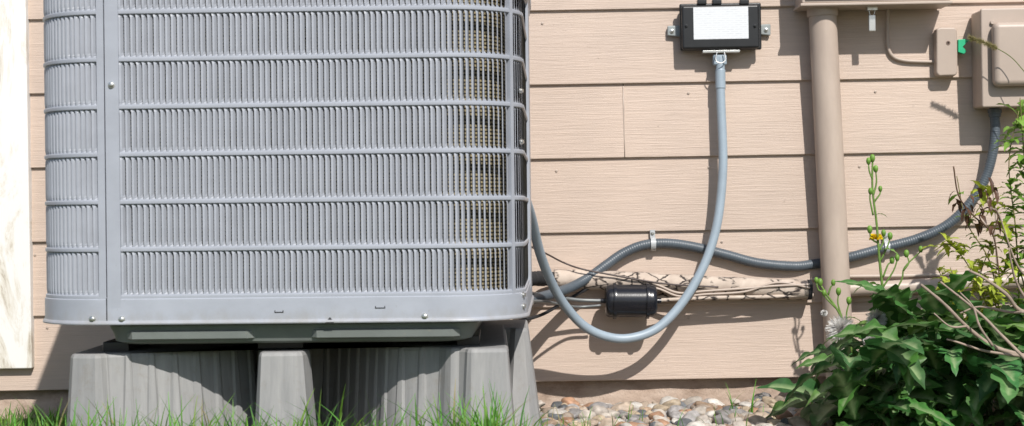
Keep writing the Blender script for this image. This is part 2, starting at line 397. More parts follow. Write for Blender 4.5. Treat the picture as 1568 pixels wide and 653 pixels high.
for k in range(4):
    a0=k*math.pi/2; b=len(V)
    for t in range(6):
        aa=a0+t*0.16
        for r in (0.05,0.28): V.append(Vector((r*math.cos(aa),Dp/2+r*math.sin(aa),HT-0.04-0.012*t)))
    for t in range(5): Fc.append((b+2*t,b+2*t+1,b+2*t+3,b+2*t+2))
acmesh("fan_blades",V,Fc,M_DARK)
def coil(name,ins,mat,z0,z1):
    n=120; V=[];Fc=[]
    for i in range(n+1):
        p,nn=path(-SH+2*SH*i/n,ins); V+= [p+Vector((0,0,z0)),p+Vector((0,0,z1))]
    for i in range(n): a=2*i; Fc.append((a,a+2,a+3,a+1))
    return acmesh(name,V,Fc,mat,True)
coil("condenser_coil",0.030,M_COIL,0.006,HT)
def acscrew(px,py,off=0.0058):
    s=xs2s(px); p,n=path(s); z=(497-py)/885.0
    o=lathe("screw",p+n*off+Vector((0,0,z)),n,[(-0.002,0.0062),(0.0007,0.0062),(0.0009,0.0042),(0.0035,0.0042),(0.0042,0.003)],M_STEEL,None,12)
    o.parent=acr; o.matrix_local=ACM
for q in ((138,488),(183,489),(648,489),(171,132)): acscrew(*q)
p,n=path(SF+RC*math.radians(72)); 
for z in (0.04,0.02,0.40,0.31):
    o=lathe("screw",p+n*0.0055+Vector((0,0,z)),n,[(-0.002,0.005),(0.001,0.005),(0.0012,0.0035),(0.004,0.0035)],M_STEEL,None,12); o.parent=acr; o.matrix_local=ACM
for px,py,ww in ((425,481,0.014),(580,476,0.016)):
    s=xs2s(px); z=(497-py)/885.0
    p,_=path(s)
    V=[p+Vector((-ww/2,-0.0062,z)),p+Vector((ww/2,-0.0062,z)),p+Vector((ww/2,-0.0062,z+0.0015)),p+Vector((-ww/2,-0.0062,z+0.0015))]
    acmesh("band_slot",V,[(0,1,2,3)],M_DARK)
    for e in (-1,1):
        V=[p+Vector((e*ww/2-.0007,-0.0064,z)),p+Vector((e*ww/2+.0007,-0.0064,z)),p+Vector((e*ww/2+.0007,-0.0064,z+0.004)),p+Vector((e*ww/2-.0007,-0.0064,z+0.004))]
        acmesh("band_slot",V,[(0,1,2,3)],M_DARK)
s=xs2s(503); p,_=path(s)
V=[p+Vector((-0.008,-0.0100,-0.0005)),p+Vector((0.008,-0.0100,-0.0005)),p+Vector((0.001,-0.0065,0.009)),p+Vector((-0.001,-0.0065,0.009))]
acmesh("band_notch",V,[(0,1,2,3)],M_DARK)
def pan():
    x0t,x1t=xs2s(150),xs2s(728); x0b,x1b=xs2s(168),xs2s(706)
    L=[(0.0,0.010,x0t,x1t),(-0.004,0.008,x0t,x1t),(-0.018,0.014,x0t+0.006,x1t-0.006),(-0.032,0.020,x0b-0.012,x1b+0.012),(-0.036,0.028,x0b,x1b),(-0.038,0.055,x0b+0.03,x1b-0.03)]
    V=[];Fc=[];n=14
    for z,y,xl,xr in L:
        r=0.05; pts=[]; yb=Dp-y
        for cx_,cy_,a0 in ((xl+r,y+r,math.pi),(xr-r,y+r,1.5*math.pi),(xr-r,yb-r,0),(xl+r,yb-r,0.5*math.pi)):
            for k in range(n):
                a=a0+math.pi/2*k/(n-1); pts.append((cx_+r*math.cos(a),cy_+r*math.sin(a),z))
        V+=pts
    k=4*n
    for i in range(len(L)-1):
        for j in range(k): a=i*k+j;b=i*k+(j+1)%k; Fc.append((a,b,b+k,a+k))
    Fc.append(tuple((len(L)-1)*k+j for j in range(k)))
    o=acmesh("base_pan",V,Fc,M_PAN,True); es=o.modifiers.new("e",'EDGE_SPLIT'); es.split_angle=math.radians(30)
pan()
for px0,px1 in ((185,385),(470,700)):
    a=xs2s(px0); b=xs2s(px1); V=[];Fc=[]
    prof=[(-0.012,0.010),(-0.014,0.0045),(-0.026,0.0065),(-0.031,0.023)]
    for x in (a,a+0.012,b-0.012,b):
        for z,y in prof: V.append((x,y+(0.012 if x in (a,b) else 0),z))
    for i in range(3):
        for j in range(3): q=i*4+j; Fc.append((q,q+4,q+5,q+1))
    acmesh("pan_channel",V,Fc,M_PAN)
# ================================================================ PLASTIC STAND
stand=empty("plastic_equipment_stand")
ZTOP=W(440,539,-1.13).z
def stand_piece(name,pl,taper=0.07,ztop=ZTOP,zbot=-0.02):
    n=len(pl); P=[Vector((a,b)) for a,b in pl]
    area=sum(P[i].x*P[(i+1)%n].y-P[(i+1)%n].x*P[i].y for i in range(n)); sg=1 if area>0 else -1
    off=[]
    for i in range(n):
        e1=(P[i]-P[i-1]); e2=(P[(i+1)%n]-P[i]); e1.normalize(); e2.normalize()
        n1=Vector((e1.y,-e1.x))*sg; n2=Vector((e2.y,-e2.x))*sg; m_=(n1+n2)
        m_=m_/max(0.4,m_.length_squared/2) if m_.length>0.1 else n1; off.append(m_)
    H=ztop-zbot; lv=[(0.0,-0.006),(0.002,-0.002),(0.007,0.0),(H*0.5,taper*H*0.5),(H,taper*H)]
    V=[];Fc=[]
    for dz,o_ in lv:
        for i in range(n):
            q=P[i]+off[i]*o_; V.append((q.x,q.y,ztop-dz))
    for l in range(len(lv)-1):
        for i in range(n): a=l*n+i;b=l*n+(i+1)%n; Fc.append((a,b,b+n,a+n))
    Fc.append(tuple(range(n))[::-1])
    o=mesh(name,V,Fc,M_STAND,stand)
    bm=bmesh.new(); bm.from_mesh(o.data); bmesh.ops.recalc_face_normals(bm,faces=bm.faces); bmesh.ops.triangulate(bm,faces=[f for f in bm.faces if len(f.verts)>4]); bm.to_mesh(o.data); bm.free()
    return o
def X(px,y=-1.13): return W(px,560,y).x
def ribbed(pts,amp=0.0035,pitch=0.040):
    C=catmull([Vector((a,b,0)) for a,b in pts],0.002); out=[];L=0
    for i in range(1,len(C)):
        L+=(C[i]-C[i-1]).length
        t=(C[i]-C[i-1]).normalized(); nn=Vector((t.y,-t.x,0))
        ph=(L%pitch)/pitch; w_=max(0,min(1,(0.5-abs(ph-0.5))*12-1.0)); w_=1-w_
        q=C[i]+nn*amp*w_; out.append((q.x,q.y))
    return out
fr=[]
xb0=X(99)
fr+=[(xb0+0.004,-0.55),(xb0,-1.09),(xb0+0.008,-1.105),(X(143),-1.118),(X(151),-1.112)]
fr+=ribbed([(X(154),-1.100),(X(220),-1.085),(X(300),-1.04),(X(360),-0.96),(X(393,-.88),-0.88)])
fr+=[(X(394),-1.10),(X(396),-1.125),(X(401),-1.135),(X(455),-1.137),(X(464),-1.13),(X(470),-1.085)]
fr+=ribbed([(X(472,-.82),-0.82),(X(510,-.84),-0.84),(X(550),-0.96),(X(600),-1.05),(X(676),-1.085)])
fr+=[(X(682),-1.10),(X(690),-1.108),(X(703),-1.108),(X(712),-1.118),(X(716),-1.128),(X(722),-1.132),(X(770),-1.135),(X(777),-1.128),(X(779),-1.10),(X(777),-0.93),(X(773),-0.60),(X(773),-0.52)]
stand_piece("front_riser",fr)
ya=-0.60
fr2=[(X(765,ya),ya),(X(785,ya)-0.004,ya-0.012),(X(790,ya),ya-0.03),(X(803,ya),ya-0.03),(X(809,ya),ya-0.02),(X(811,ya),ya+0.0),(X(811,ya),-0.35),(-0.5,-0.35),(-0.5,-0.5)]
stand_piece("rear_riser",fr2,taper=0.11,ztop=W(800,503,ya-0.03).z)
for pxa,pxb in ((396,466),(160,200),(700,735)):
    a=X(pxa,-1.05);b=X(pxb,-1.05); box("shim",a,b,-1.06,-0.9,ZTOP-0.001,W(400,531,-1.1).z+0.010,M_BLACK,stand,0.002)
# ================================================================ PVC PIPE (painted)
pipe=empty("painted_conduit_pipe")
yp=-0.056; r0=21.0*(yp-CY)/F
pt=W(1258,-10,yp); pb=W(1288,600,yp); pb2=pb+(pb-pt)*0.15
tube("pipe",[pt,pt.lerp(pb2,0.33),pt.lerp(pb2,0.66),pb2],lambda L,t:r0*(1+0.05*t),M_PVC,pipe,40,0.02)
ax=(pb-pt).normalized()
lathe("coupling",W(1258.6,6,yp),ax,[(-0.03,r0*1.12),(0.026,r0*1.12),(0.030,r0*1.09),(0.0305,r0*1.0)],M_PVC,pipe,40)
# ================================================================ METER CABINET
cab=empty("utility_meter_cabinet")
zc=W(1330,8,-0.119).z
xa=W(1219,5,-0.06).x; xb=W(1449,5,-0.06).x
box("cabinet_body",xa+0.004,xb-0.004,-0.115,-0.016,zc+0.006,zc+0.52,M_TAN,cab,0.004)
box("bottom_lip",xa,xb,-0.119,-0.016,zc,zc+0.007,M_TAN,cab,0.002)
box("cabinet_door",xa+0.012,xb-0.012,-0.122,-0.114,zc+0.016,zc+0.50,M_TAN,cab,0.003)
tag=empty("hanging_seal_tag")
tube("wire_loop",[W(1332,6,-.085),W(1331,18,-.085),W(1334,26,-.085),W(1339,20,-.085),W(1340,6,-.085)],0.0013,M_STEEL,tag,8,0.002)
wbox("hasp",1328,7,1344,16,-0.09,-0.075,M_STEEL,tag,0.001)
wbox("tag",1330.5,23,1341,48,-0.088,-0.083,M_STEEL,tag,0.0015)
cov=empty("telephone_ground_box")
tube("lead_tube",[W(1361,2,-.03),W(1359,40,-.022),W(1360,72,-.020),W(1368,87,-.020),W(1385,93,-.020),W(1410,94.5,-.020),W(1437,95,-.02)],0.0042,M_TAN,cov,12,0.004)
def prismbox(name,poly,y0,y1,mat,parent,bev=0.004,seg=3):
    n=len(poly); V=[(p.x,y0,p.z) for p in poly]+[(p.x,y1,p.z) for p in poly]
    Fc=[tuple(range(n)),tuple(range(2*n-1,n-1,-1))]+[(i,n+i,n+(i+1)%n,(i+1)%n) for i in range(n)]
    o=mesh(name,V,Fc,mat,parent,True)
    bm=bmesh.new(); bm.from_mesh(o.data); bmesh.ops.recalc_face_normals(bm,faces=bm.faces); bm.to_mesh(o.data); bm.free()
    b=o.modifiers.new("b",'BEVEL'); b.width=bev; b.segments=seg; b.limit_method='ANGLE'; o.modifiers.new("w",'WEIGHTED_NORMAL'); return o
prismbox("cover",[W(a,b,-.045) for a,b in ((1434,45),(1440,42),(1462,42),(1466,46),(1467,110),(1464,116),(1438,117),(1434,112))],-0.045,-0.012,M_TAN,cov,0.005)
prismbox("flange",[W(a,b,-.018) for a,b in ((1430,98),(1437,96),(1437,118),(1431,117))],-0.020,-0.012,M_TAN,cov,0.002)
lathe("screw",W(1452,66,-.0455),(0,-1,0),[(-0.001,0.0055),(0.0006,0.005),(0.0006,0.003),(-0.0005,0.0028)],simple("brown_screw",(0.2,0.14,0.11),0.5),cov,16)
grn=empty("green_ground_clip")
prismbox("clip",[W(a,b,-.04) for a,b in ((1467,61),(1480,60),(1480,66),(1474,72),(1480,79),(1476,83),(1467,80))],-0.042,-0.025,M_GREEN,grn,0.001,2)
tube("green_wire",[W(1478,64,-.035),W(1490,61,-.03),W(1503,60,-.04)],0.002,M_GREEN,grn,8,0.003)
# ================================================================ DISCONNECT BOX
dis=empty("electrical_disconnect_box")
cL=W(1503,90,-0.10); zt=W(1540,14,-0.10).z; zb=W(1540,163,-0.10).z
box("enclosure",cL.x,cL.x+0.235,-0.098,-0.014,zb,zt,M_TAN,dis,0.006,3)
box("face_lip",cL.x-0.001,cL.x+0.236,-0.103,-0.095,zb-0.002,zt+0.002,M_TAN,dis,0.004,3)
box("raised_cover",W(1522,80,-.13).x,W(1522,80,-.13).x+0.17,-0.135,-0.10,W(1540,132,-.13).z,W(1540,34,-.13).z,M_TAN,dis,0.014,5)
lathe("knob",W(1519,35,-.104),(0,-1,0),[(0,0.005),(0.005,0.005),(0.006,0.004)],M_TAN,dis,16)
# ================================================================ DARK CONDUIT
con=empty("dark_flexible_conduit")
rc=0.0118
lathe("compression_fitting",W(1523,163,-.045),(0,0,-1),[(0,0.012),(0.006,0.012),(0.0065,0.0165),(0.016,0.0165),(0.0165,0.0145),(0.025,0.0145),(0.026,0.012)],M_CON,con,20)
cp=[(1523,178,-.045),(1524,200,-.045),(1520,235,-.045),(1508,275,-.042),(1485,312,-.04),(1450,345,-.035),(1405,366,-.03),(1357,379,-.026),(1310,392,-.026),(1270,401,-.015),(1245,405,-.015),(1215,408,-.024),(1160,403,-.028),(1110,390,-.027),(1060,378,-.026),(1020,373,-.025),(985,376,-.026),(955,388,-.03),(930,405,-.04),(905,423,-.055),(875,440,-.09),(840,452,-.16),(800,462,-.26)]
tube("conduit",[W(*p) for p in cp],lambda L,t: rc+0.0003*math.sin(2*math.pi*L/0.0058),M_CON,con,14,0.0014)
M_CL=simple("grey_clamp",(0.45,0.47,0.48),0.4)
def clamp(px,py):
    pr=W(px,py,-.026)
    V=[];Fc=[]; N=12; wd=0.006
    prof=[(0.034,-0.016),(0.014,-0.016)]+[( (rc+0.0022)*math.cos(a),-0.026-(rc+0.0022)*math.sin(a)) for a in [math.pi*k/N for k in range(N+1)]]+[(-0.016,-0.016)]
    for z,y in prof:
        for x in (-wd,wd): V.append((pr.x+x,y,pr.z+z))
    for i in range(len(prof)-1): a=2*i; Fc.append((a,a+1,a+3,a+2))
    o=mesh("strap_clamp",V,Fc,M_CL,con); so_=o.modifiers.new("s",'SOLIDIFY'); so_.thickness=0.0018
    screw("clamp_screw",(pr.x,-0.018,pr.z+0.026),con,0.003)
clamp(1000,374); clamp(1357,379)
# ================================================================ JUNCTION BOX + LIGHT CABLE
jb=empty("black_junction_box")
yb=-0.062
wbox("body",1044,8,1163,75,yb,-0.014,M_BLACK,jb,0.006,yb,3)
wbox("lid_rim",1041,5,1166,77,yb+0.014,yb+0.026,M_BLACK,jb,0.004,yb+0.014,3)
wbox("label",1062,11,1146,60,yb-0.0008,yb+0.001,M_LABEL,jb,0)
for a in (1075,1098,1140): wbox("top_boss",a-7,-1,a+7,7,yb+0.008,yb+0.03,M_BLACK,jb,0.002,yb+0.01)
for a in (1051,1156):
    screw("lid_screw",W(a,40,yb-0.0005),jb,0.0028,mat=M_BLACK)
M_TAB=simple("tab_grey",(0.30,0.33,0.33),0.5)
for s_,a,b,py_ in ((-1,1022,1046,48),(1,1160,1180,46)):
    prismbox("mount_tab",[W(x,y,-.022) for x,y in ((a,py_-8),(b,py_-9),(b,py_+9),(a,py_+7))],-0.024,-0.013,M_TAB,jb,0.003)
    screw("tab_screw",W((a+7) if s_<0 else (b-7),py_,-.0245),jb,0.004)
wbox("steel_bracket",1076,77,1133,81,yb+0.005,yb+0.03,M_STEEL,jb,0.0008)
tube("bail_wire",[W(1098,80,-.06),W(1096,92,-.064),W(1103,97,-.066),W(1111,92,-.064),W(1109,80,-.06)],0.0013,M_STEEL,jb,8,0.002)
wbox("cable_collar",1092,83,1113,100,-0.052,-0.030,M_CAB,jb,0.004,-0.05)
cab2=empty("light_grey_cable")
cp=[(1103,88,-.042),(1103,120,-.045),(1104,160,-.05),(1106,205,-.055),(1107,250,-.06),(1104,300,-.065),(1097,348,-.072),(1084,392,-.08),(1064,434,-.09),(1036,475,-.10),(1003,505,-.11),(965,518,-.12),(930,516,-.13),(895,500,-.15),(865,468,-.19),(843,430,-.25),(826,385,-.33),(814,335,-.42),(803,300,-.50)]
def rcab(L,t): return 0.0108*(1.15 if 0.03<L<0.075 else 1.0)+ (0.00015*math.sin(2*math.pi*L/0.004))
tube("cable",[W(*p) for p in cp],rcab,M_CAB,cab2,16,0.0015)
# ================================================================ REFRIGERANT LINE SET
ls=empty("refrigerant_line_set")
def wob(r,a=0.0018,f=22): return lambda L,t: r+a*noise.noise(Vector((L*f,r*100,0)))
tube("insulated_suction_line",[W(*p) for p in ((848,427,-.05),(900,429,-.045),(960,431,-.045),(1030,435,-.045),(1110,438,-.045),(1180,442,-.045),(1242,444,-.045))],wob(0.0225,0.003),M_INS,ls,24,0.006)
tube("insulated_line_lower",[W(*p) for p in ((1000,455,-.03),(1060,455,-.03),(1150,453,-.03),(1240,453,-.03))],wob(0.010),M_INS,ls,16,0.006)
tube("black_foam_end",[W(*p) for p in ((795,430,-.22),(815,427,-.14),(835,427,-.07),(856,427,-.05))],wob(0.0175,0.003,60),M_FOAM,ls,20,0.004)
tube("black_band",[W(1236,444,-.045),W(1242,444,-.045)],0.0242,M_FOAM,ls,24,0.006)
tube("line_cover",[W(*p) for p in ((1290,443,-.045),(1330,442,-.042),(1400,439,-.04),(1470,435,-.04),(1560,430,-.04),(1640,426,-.04))],wob(0.0175),M_TAN,ls,20,0.01)
tube("line_cover_upper",[W(*p) for p in ((1242,428,-.015),(1290,424,-.02),(1350,423,-.025),(1440,421,-.025),(1640,412,-.025))],0.005,M_TAN,ls,10,0.01)
for k,(o1,rr,mt) in enumerate(((0,0.003,M_TAN),(5,0.0028,M_TAN))):
    tube("control_wire",[W(*p) for p in ((985,428+o1*2,-.07),(1010,438+o1,-.072),(1040,449+o1,-.07),(1080,446+o1,-.07),(1140,442+o1,-.07),(1190,438-o1,-.07),(1240,436+o1,-.07))],rr,mt,ls,8,0.006)
tube("thermostat_wire",[W(*p) for p in ((812,378,-.2),(835,388,-.13),(862,402,-.07),(890,412,-.075),(930,420,-.074),(985,430,-.074),(1030,436,-.074),(1100,440,-.073))],0.0022,M_WIRE,ls,8,0.005)
dr_=empty("filter_drier")
M_TUBE=simple("grey_liquid_line",(0.19,0.20,0.20),0.4,0.3)
tube("liquid_line",[W(*p) for p in ((795,449,-.30),(815,450,-.22),(850,455,-.12),(890,460,-.09),(935,461,-.085))],0.0045,M_TUBE,dr_,12,0.006)
tube("liquid_line_out",[W(*p) for p in ((995,461,-.085),(1030,459,-.075),(1100,456,-.07),(1170,455,-.065),(1245,452,-.055))],0.0045,M_INS,dr_,12,0.006)
a=W(926,461,-.085); b=W(1006,461,-.085); L=(b-a).length
lathe("drier_shell",a,b-a,[(-0.010,0.006),(-0.001,0.0065),(0.0,0.012),(0.001,0.028),(0.003,0.0345),(0.007,0.0375),(0.012,0.0385),(0.019,0.0385),(0.0195,0.0425),(0.023,0.0430),(0.0265,0.0425),(0.027,0.0385),(L-0.027,0.0385),(L-0.0265,0.0425),(L-0.023,0.0430),(L-0.0195,0.0425),(L-0.019,0.0385),(L-0.012,0.0385),(L-0.007,0.0375),(L-0.003,0.0345),(L-0.001,0.028),(L,0.012),(L+0.001,0.0065),(L+0.010,0.006)],M_BLACKP,dr_,40)
tube("lower_black_line",[W(*p) for p in ((795,492,-.30),(830,482,-.16),(865,462,-.08),(905,440,-.05),(940,432,-.04))],0.004,M_FOAM,ls,8,0.005)
tube("service_stub",[W(*p) for p in ((785,470,-.36),(800,468,-.33),(814,463,-.30))],0.007,M_STEEL,ls,12,0.004)
tube("service_line",[W(*p) for p in ((800,462,-.33),(835,462,-.2),(880,470,-.1),(920,468,-.09))],0.0032,M_TUBE,ls,8,0.005)
# ================================================================ GRAVEL
bm=bmesh.new(); bmesh.ops.create_icosphere(bm,subdivisions=3,radius=1); bm.verts.ensure_lookup_table()
SV=[v.co.copy() for v in bm.verts]; SFc=[tuple(v.index for v in f.verts) for f in bm.faces]; bm.free()
pal=[(0.58,0.52,0.45),(0.50,0.40,0.31),(0.44,0.31,0.21),(0.33,0.31,0.30),(0.15,0.16,0.17),(0.54,0.48,0.42),(0.70,0.66,0.60),(0.46,0.27,0.17),(0.38,0.36,0.35),(0.56,0.45,0.32),(0.42,0.34,0.27)]
V=[];Fc=[];C=[]
def stone(x,y,z,s):
    e=Matrix.Rotation(U(0,6.28),3,'Z')@Matrix.Rotation(U(-.4,.4),3,'X')@Matrix.Rotation(U(-.4,.4),3,'Y'); sx_,sy_,sz_=s*U(.85,1.4),s*U(.7,1.05),s*U(.45,.8); off=Vector((U(0,99),U(0,99),0))
    c=random.choice(pal); k=U(.75,1.12); b=len(V)
    for v in SV:
        f=1+0.30*noise.noise(v*1.2+off); q=e@Vector((v.x*sx_*f,v.y*sy_*f,v.z*sz_*f)); V.append((q.x+x,q.y+y,q.z+z))
        kk=k*(1+0.35*noise.noise(v*2+off)); C.append((c[0]*kk,c[1]*kk,c[2]*kk))
    for f in SFc: Fc.append((f[0]+b,f[1]+b,f[2]+b))
for i in range(1050):
    y=-0.03-0.5*R()**0.85; x=U(0.0,0.95)
    s=U(.006,.014) if R()<.66 else U(.014,.025)
    stone(x,y,gh(x,y)+s*0.4+(0.008 if R()<.35 else 0),s)
for i in range(60):
    x=U(0.78,1.4); y=U(-.45,-.03); stone(x,y,gh(x,y)+.004,U(.01,.02))
mesh("gravel",V,Fc,M_STONE,None,True,C)
# ================================================================ GRASS
V=[];Fc=[];C=[]
def blade(x,y,z,h,w_,col,bend):
    a=U(0,6.28); d=Vector((math.cos(a),math.sin(a),0)); sd_=Vector((-d.y,d.x,0)); 
    if abs(sd_.x)<.4: sd_=Vector((.8,.6*sd_.y,0))
    b=len(V); n=5
    for i in range(n+1):
        t=i/n; c=Vector((x,y,z))+Vector((0,0,h*t*(1-.25*bend*t)))+d*(h*bend*t*t); ww=w_*(1-t**1.6)*.5+0.0002
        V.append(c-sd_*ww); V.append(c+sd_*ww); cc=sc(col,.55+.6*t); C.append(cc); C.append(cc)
    for i in range(n): q=b+2*i; Fc.append((q,q+1,q+3,q+2))
def gcol():
    r=R()
    if r<.07: return (0.42,0.36,0.18)
    return (U(.13,.24),U(.34,.50),U(.04,.09))
tuft=[(U(-1.05,.05),U(-1.45,-1.2),U(.015,.06)) for _ in range(30)]
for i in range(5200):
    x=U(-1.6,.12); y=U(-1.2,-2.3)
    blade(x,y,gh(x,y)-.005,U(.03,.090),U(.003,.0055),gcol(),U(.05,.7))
for tx,ty,ts in tuft:
    for k in range(22):
        x=random.gauss(tx,ts); y=random.gauss(ty,.04)
        if y>-1.17: continue
        blade(x,y,gh(x,y)-.005,U(.05,.135),U(.003,.006),gcol(),U(.05,.8))
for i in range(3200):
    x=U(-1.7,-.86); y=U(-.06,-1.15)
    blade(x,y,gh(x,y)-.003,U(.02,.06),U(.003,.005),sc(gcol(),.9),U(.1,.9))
for i in range(60):
    x=U(.05,.7); y=U(-.5,-.35); blade(x,y,0,U(.02,.06),.002,gcol(),U(.2,.9))
for px in (1118,1150,1215,1248):
    for k in range(4):
        q=W(px+U(-6,6),640,-.3); blade(q.x,q.y,0.0,U(.05,.1),.003,gcol(),U(.3,.8))
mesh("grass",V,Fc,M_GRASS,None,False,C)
# ================================================================ WEEDS
def leaf(V,Fc,C,base,az,pitch,Ln,Wd_,col,droop=1.2,lobes=5,lobed=.5,n=22,roll=0.0,rib=(0.36,0.50,0.24)):
    d=Vector((math.cos(az)*math.cos(pitch),math.sin(az)*math.cos(pitch),math.sin(pitch))); p=Vector(base); b=len(V)
    side=Vector((-math.sin(az),math.cos(az),0)); side=Matrix.Rotation(roll,3,d)@side
    tw=U(-.5,.5); o1,o2=U(0,1),U(0,1)
    for i in range(n+1):
        t=i/n
        env=(math.sin(math.pi*min(1,t**.8)))**.9 if 0<t<1 else 0      # lanceolate, pointed tip
        fl=lobed*(1-.35*t)
        def tooth(o_):
            ph=(t*lobes+o_)%1; big=ph if ph<.78 else (1-ph)/.22*.78
            ph2=(t*lobes*3+o_)%1
            return 1-fl*(1-big/.78)-.10*ph2
        wl=Wd_*.5*(env*tooth(o1)+.03*(1-t)); wr=Wd_*.5*(env*tooth(o2)+.03*(1-t))
        s_=Matrix.Rotation(tw*t,3,d)@side; nrm=s_.cross(d).normalized()
        if nrm.z<0: nrm=-nrm
        wv=.07*Wd_*math.sin(t*lobes*6.28+1)*env
        V+= [p-s_*wl+nrm*(wl*.25+wv)-d*(.30*wl), p-s_*wl*.45+nrm*(wl*.20)-d*(.10*wl), p.copy(), p+s_*wr*.45+nrm*(wr*.20)-d*(.10*wr), p+s_*wr+nrm*(wr*.25-wv)-d*(.30*wr)]
        k=U(.86,1.1); cc=sc(col,k); C+= [sc(cc,.92),cc,rib if wl>.003 and t<.88 else cc,cc,sc(cc,.92)]
        p=p+d*(Ln/n); d=(d+Vector((0,0,-1))*droop/n).normalized()
    for i in range(n):
        for k in range(4): a=b+i*5+k; Fc.append((a,a+1,a+6,a+5))
def green(): 
    k=U(.65,1.5); return (0.068*k*U(.8,1.5),0.190*k,0.045*k*U(.7,1.4))
V=[];Fc=[];C=[]
def hmax(px): 
    pts=[(1225,.05),(1260,.12),(1300,.18),(1340,.27),(1400,.30),(1450,.27),(1500,.28),(1568,.30),(1700,.32)]
    for i in range(len(pts)-1):
        if pts[i][0]<=px<=pts[i+1][0]:
            t=(px-pts[i][0])/(pts[i+1][0]-pts[i][0]); return pts[i][1]*(1-t)+pts[i+1][1]*t
    return .32
for i in range(290):
    px=1295+R()*380; y=U(-.68,-.10); hm=hmax(px); z=hm*U(.05,.80)
    x=W(px,500,y).x
    az=U(0,6.28)
    if R()<.75: az=-math.pi/2+random.gauss(-.3,1.0)
    L_=U(.12,.23) if y<-.3 else U(.09,.16)
    leaf(V,Fc,C,(x,y,z),az,U(-.1,.9),L_,L_*U(.40,.56),green(),U(.6,2.0),random.choice((4,5,6)),U(.35,.7),n=36,roll=U(-.5,.5))
for px,py,y,az,pt_,L_ in ((1345,535,-.4,math.pi+.15,.35,.17),(1330,600,-.45,math.pi-.1,.1,.14),(1320,620,-.5,math.pi+.4,.2,.13),(1350,520,-.35,math.pi+.3,.5,.14),(1360,560,-.62,-2.4,.1,.2),(1390,500,-.5,-2.2,.9,.2),(1440,480,-.5,-1.2,1.0,.18),(1330,575,-.5,-2.0,.5,.19),(1400,560,-.6,-1.9,.6,.24),(1310,640,-.5,math.pi-.3,.3,.1),(1440,545,-.62,-1.3,.7,.22),(1500,580,-.64,-1.5,.6,.22),(1480,520,-.6,-.4,.6,.18),(1350,600,-.66,-2.7,.5,.2),(1550,600,-.66,-1.9,.6,.24),(1500,500,-.5,-2.6,.9,.2)):
    leaf(V,Fc,C,W(px,py,y),az,pt_,L_,L_*.48,sc(green(),1.2),1.3,5,.6,n=40,roll=U(-.3,.3))
for i in range(26):
    px=U(1310,1600); y=U(-.55,-.15); top=hmax(px)*U(.6,1.0); x=W(px,500,y).x
    b0=len(V); tube_geo(catmull([Vector((x+U(-.03,.03),y,0)),Vector((x,y,top*.5)),Vector((x+U(-.03,.03),y+U(-.03,.03),top))],.02),0.0034,6,V,Fc); C+=[(0.15,0.26,0.08)]*(len(V)-b0)
mesh("broadleaf_weeds",V,Fc,M_VEG,None,True,C)
def thistle(name,stem,branches,flower=None,leaves=()):
    V=[];Fc=[];C=[]
    g_=(0.24,0.40,0.09)
    def tb(P,r1,r2):
        b=len(V); pts=catmull(P,.006); tube_geo(pts,lambda L,t:r1+(r2-r1)*t,7,V,Fc); C.extend([g_]*(len(V)-b))
    def bud(p,s,c=(0.22,0.42,0.07)):
        b=len(V); n=9
        for i in range(n+1):
            t=i/n; r=s*(.25+.75*math.sin(math.pi*min(1,t*.75+.12)))*(1 if t<.9 else .6)
            for k in range(9):
                a=k*2*math.pi/9; V.append(p+Vector((r*.7*math.cos(a)*(1+.1*(k%2)),r*.7*math.sin(a)*(1+.1*(k%2)),s*2.0*t-s*.4))); C.append(sc(c,.75+.5*t))
        for i in range(n):
            for k in range(9): q=b+i*9+k; r_=b+i*9+(k+1)%9; Fc.append((q,r_,r_+9,q+9))
        Fc.append(tuple(b+n*9+k for k in range(9)))
    S=[W(*p) for p in stem]; tb(S,.0042,.0021); bud(S[-1],.0085)
    for B in branches:
        P=[W(*p) for p in B]; tb(P,.0023,.0015); bud(P[-1],U(.0065,.0085))
    if flower:
        c=W(*flower)
        for k in range(70):
            a=U(0,6.28); e=U(-.1,.9); b=len(V); d=Vector((math.cos(a)*math.cos(e),math.sin(a)*math.cos(e),math.sin(e))); s_=d.orthogonal().normalized()*.0018
            V.extend([c-s_,c+s_,c+d*.015+s_,c+d*.015-s_]); C.extend([(0.90,0.66,0.01)]*4); Fc.append((b,b+1,b+3)); Fc.append((b+1,b+2,b+3))
    for (px,py,y),az,L_ in leaves: leaf(V,Fc,C,W(px,py,y),az,.5,L_,L_*.35,(0.20,0.38,0.07),1.6,4,.6)
    return mesh(name,V,Fc,M_VEG,None,True,C)
yS=-.34
thistle("sow_thistle",[(1368,620,yS),(1362,560,yS),(1356,480,yS),(1350,430,yS),(1346,390,yS),(1342,340,yS),(1336,290,yS),(1336,246,yS)],
 [[(1337,300,yS),(1342,280,yS),(1341,262,yS)],[(1338,310,yS),(1347,298,yS),(1348,292,yS)],[(1344,372,yS),(1334,366,yS),(1332,355,yS)],[(1348,400,yS),(1358,380,yS),(1363,365,yS)],[(1337,330,yS),(1332,305,yS),(1333,296,yS)],[(1352,440,yS),(1368,415,yS),(1374,398,yS)],
 [(1356,470,yS),(1380,430,yS),(1385,410,yS),(1410,385,yS)],[(1383,415,yS),(1392,402,yS),(1388,392,yS)],[(1352,425,yS),(1360,405,yS),(1366,402,yS)],[(1336,275,yS),(1331,262,yS),(1330,250,yS)],[(1345,385,yS),(1352,372,yS),(1353,360,yS)]],(1341,366,yS),
 [((1354,450,yS),.3,.07),((1350,440,yS),3.4,.08),((1358,500,yS),2.9,.1),((1345,385,yS),-.4,.05),((1358,480,yS),-.2,.09),((1340,330,yS),-.3,.03)])
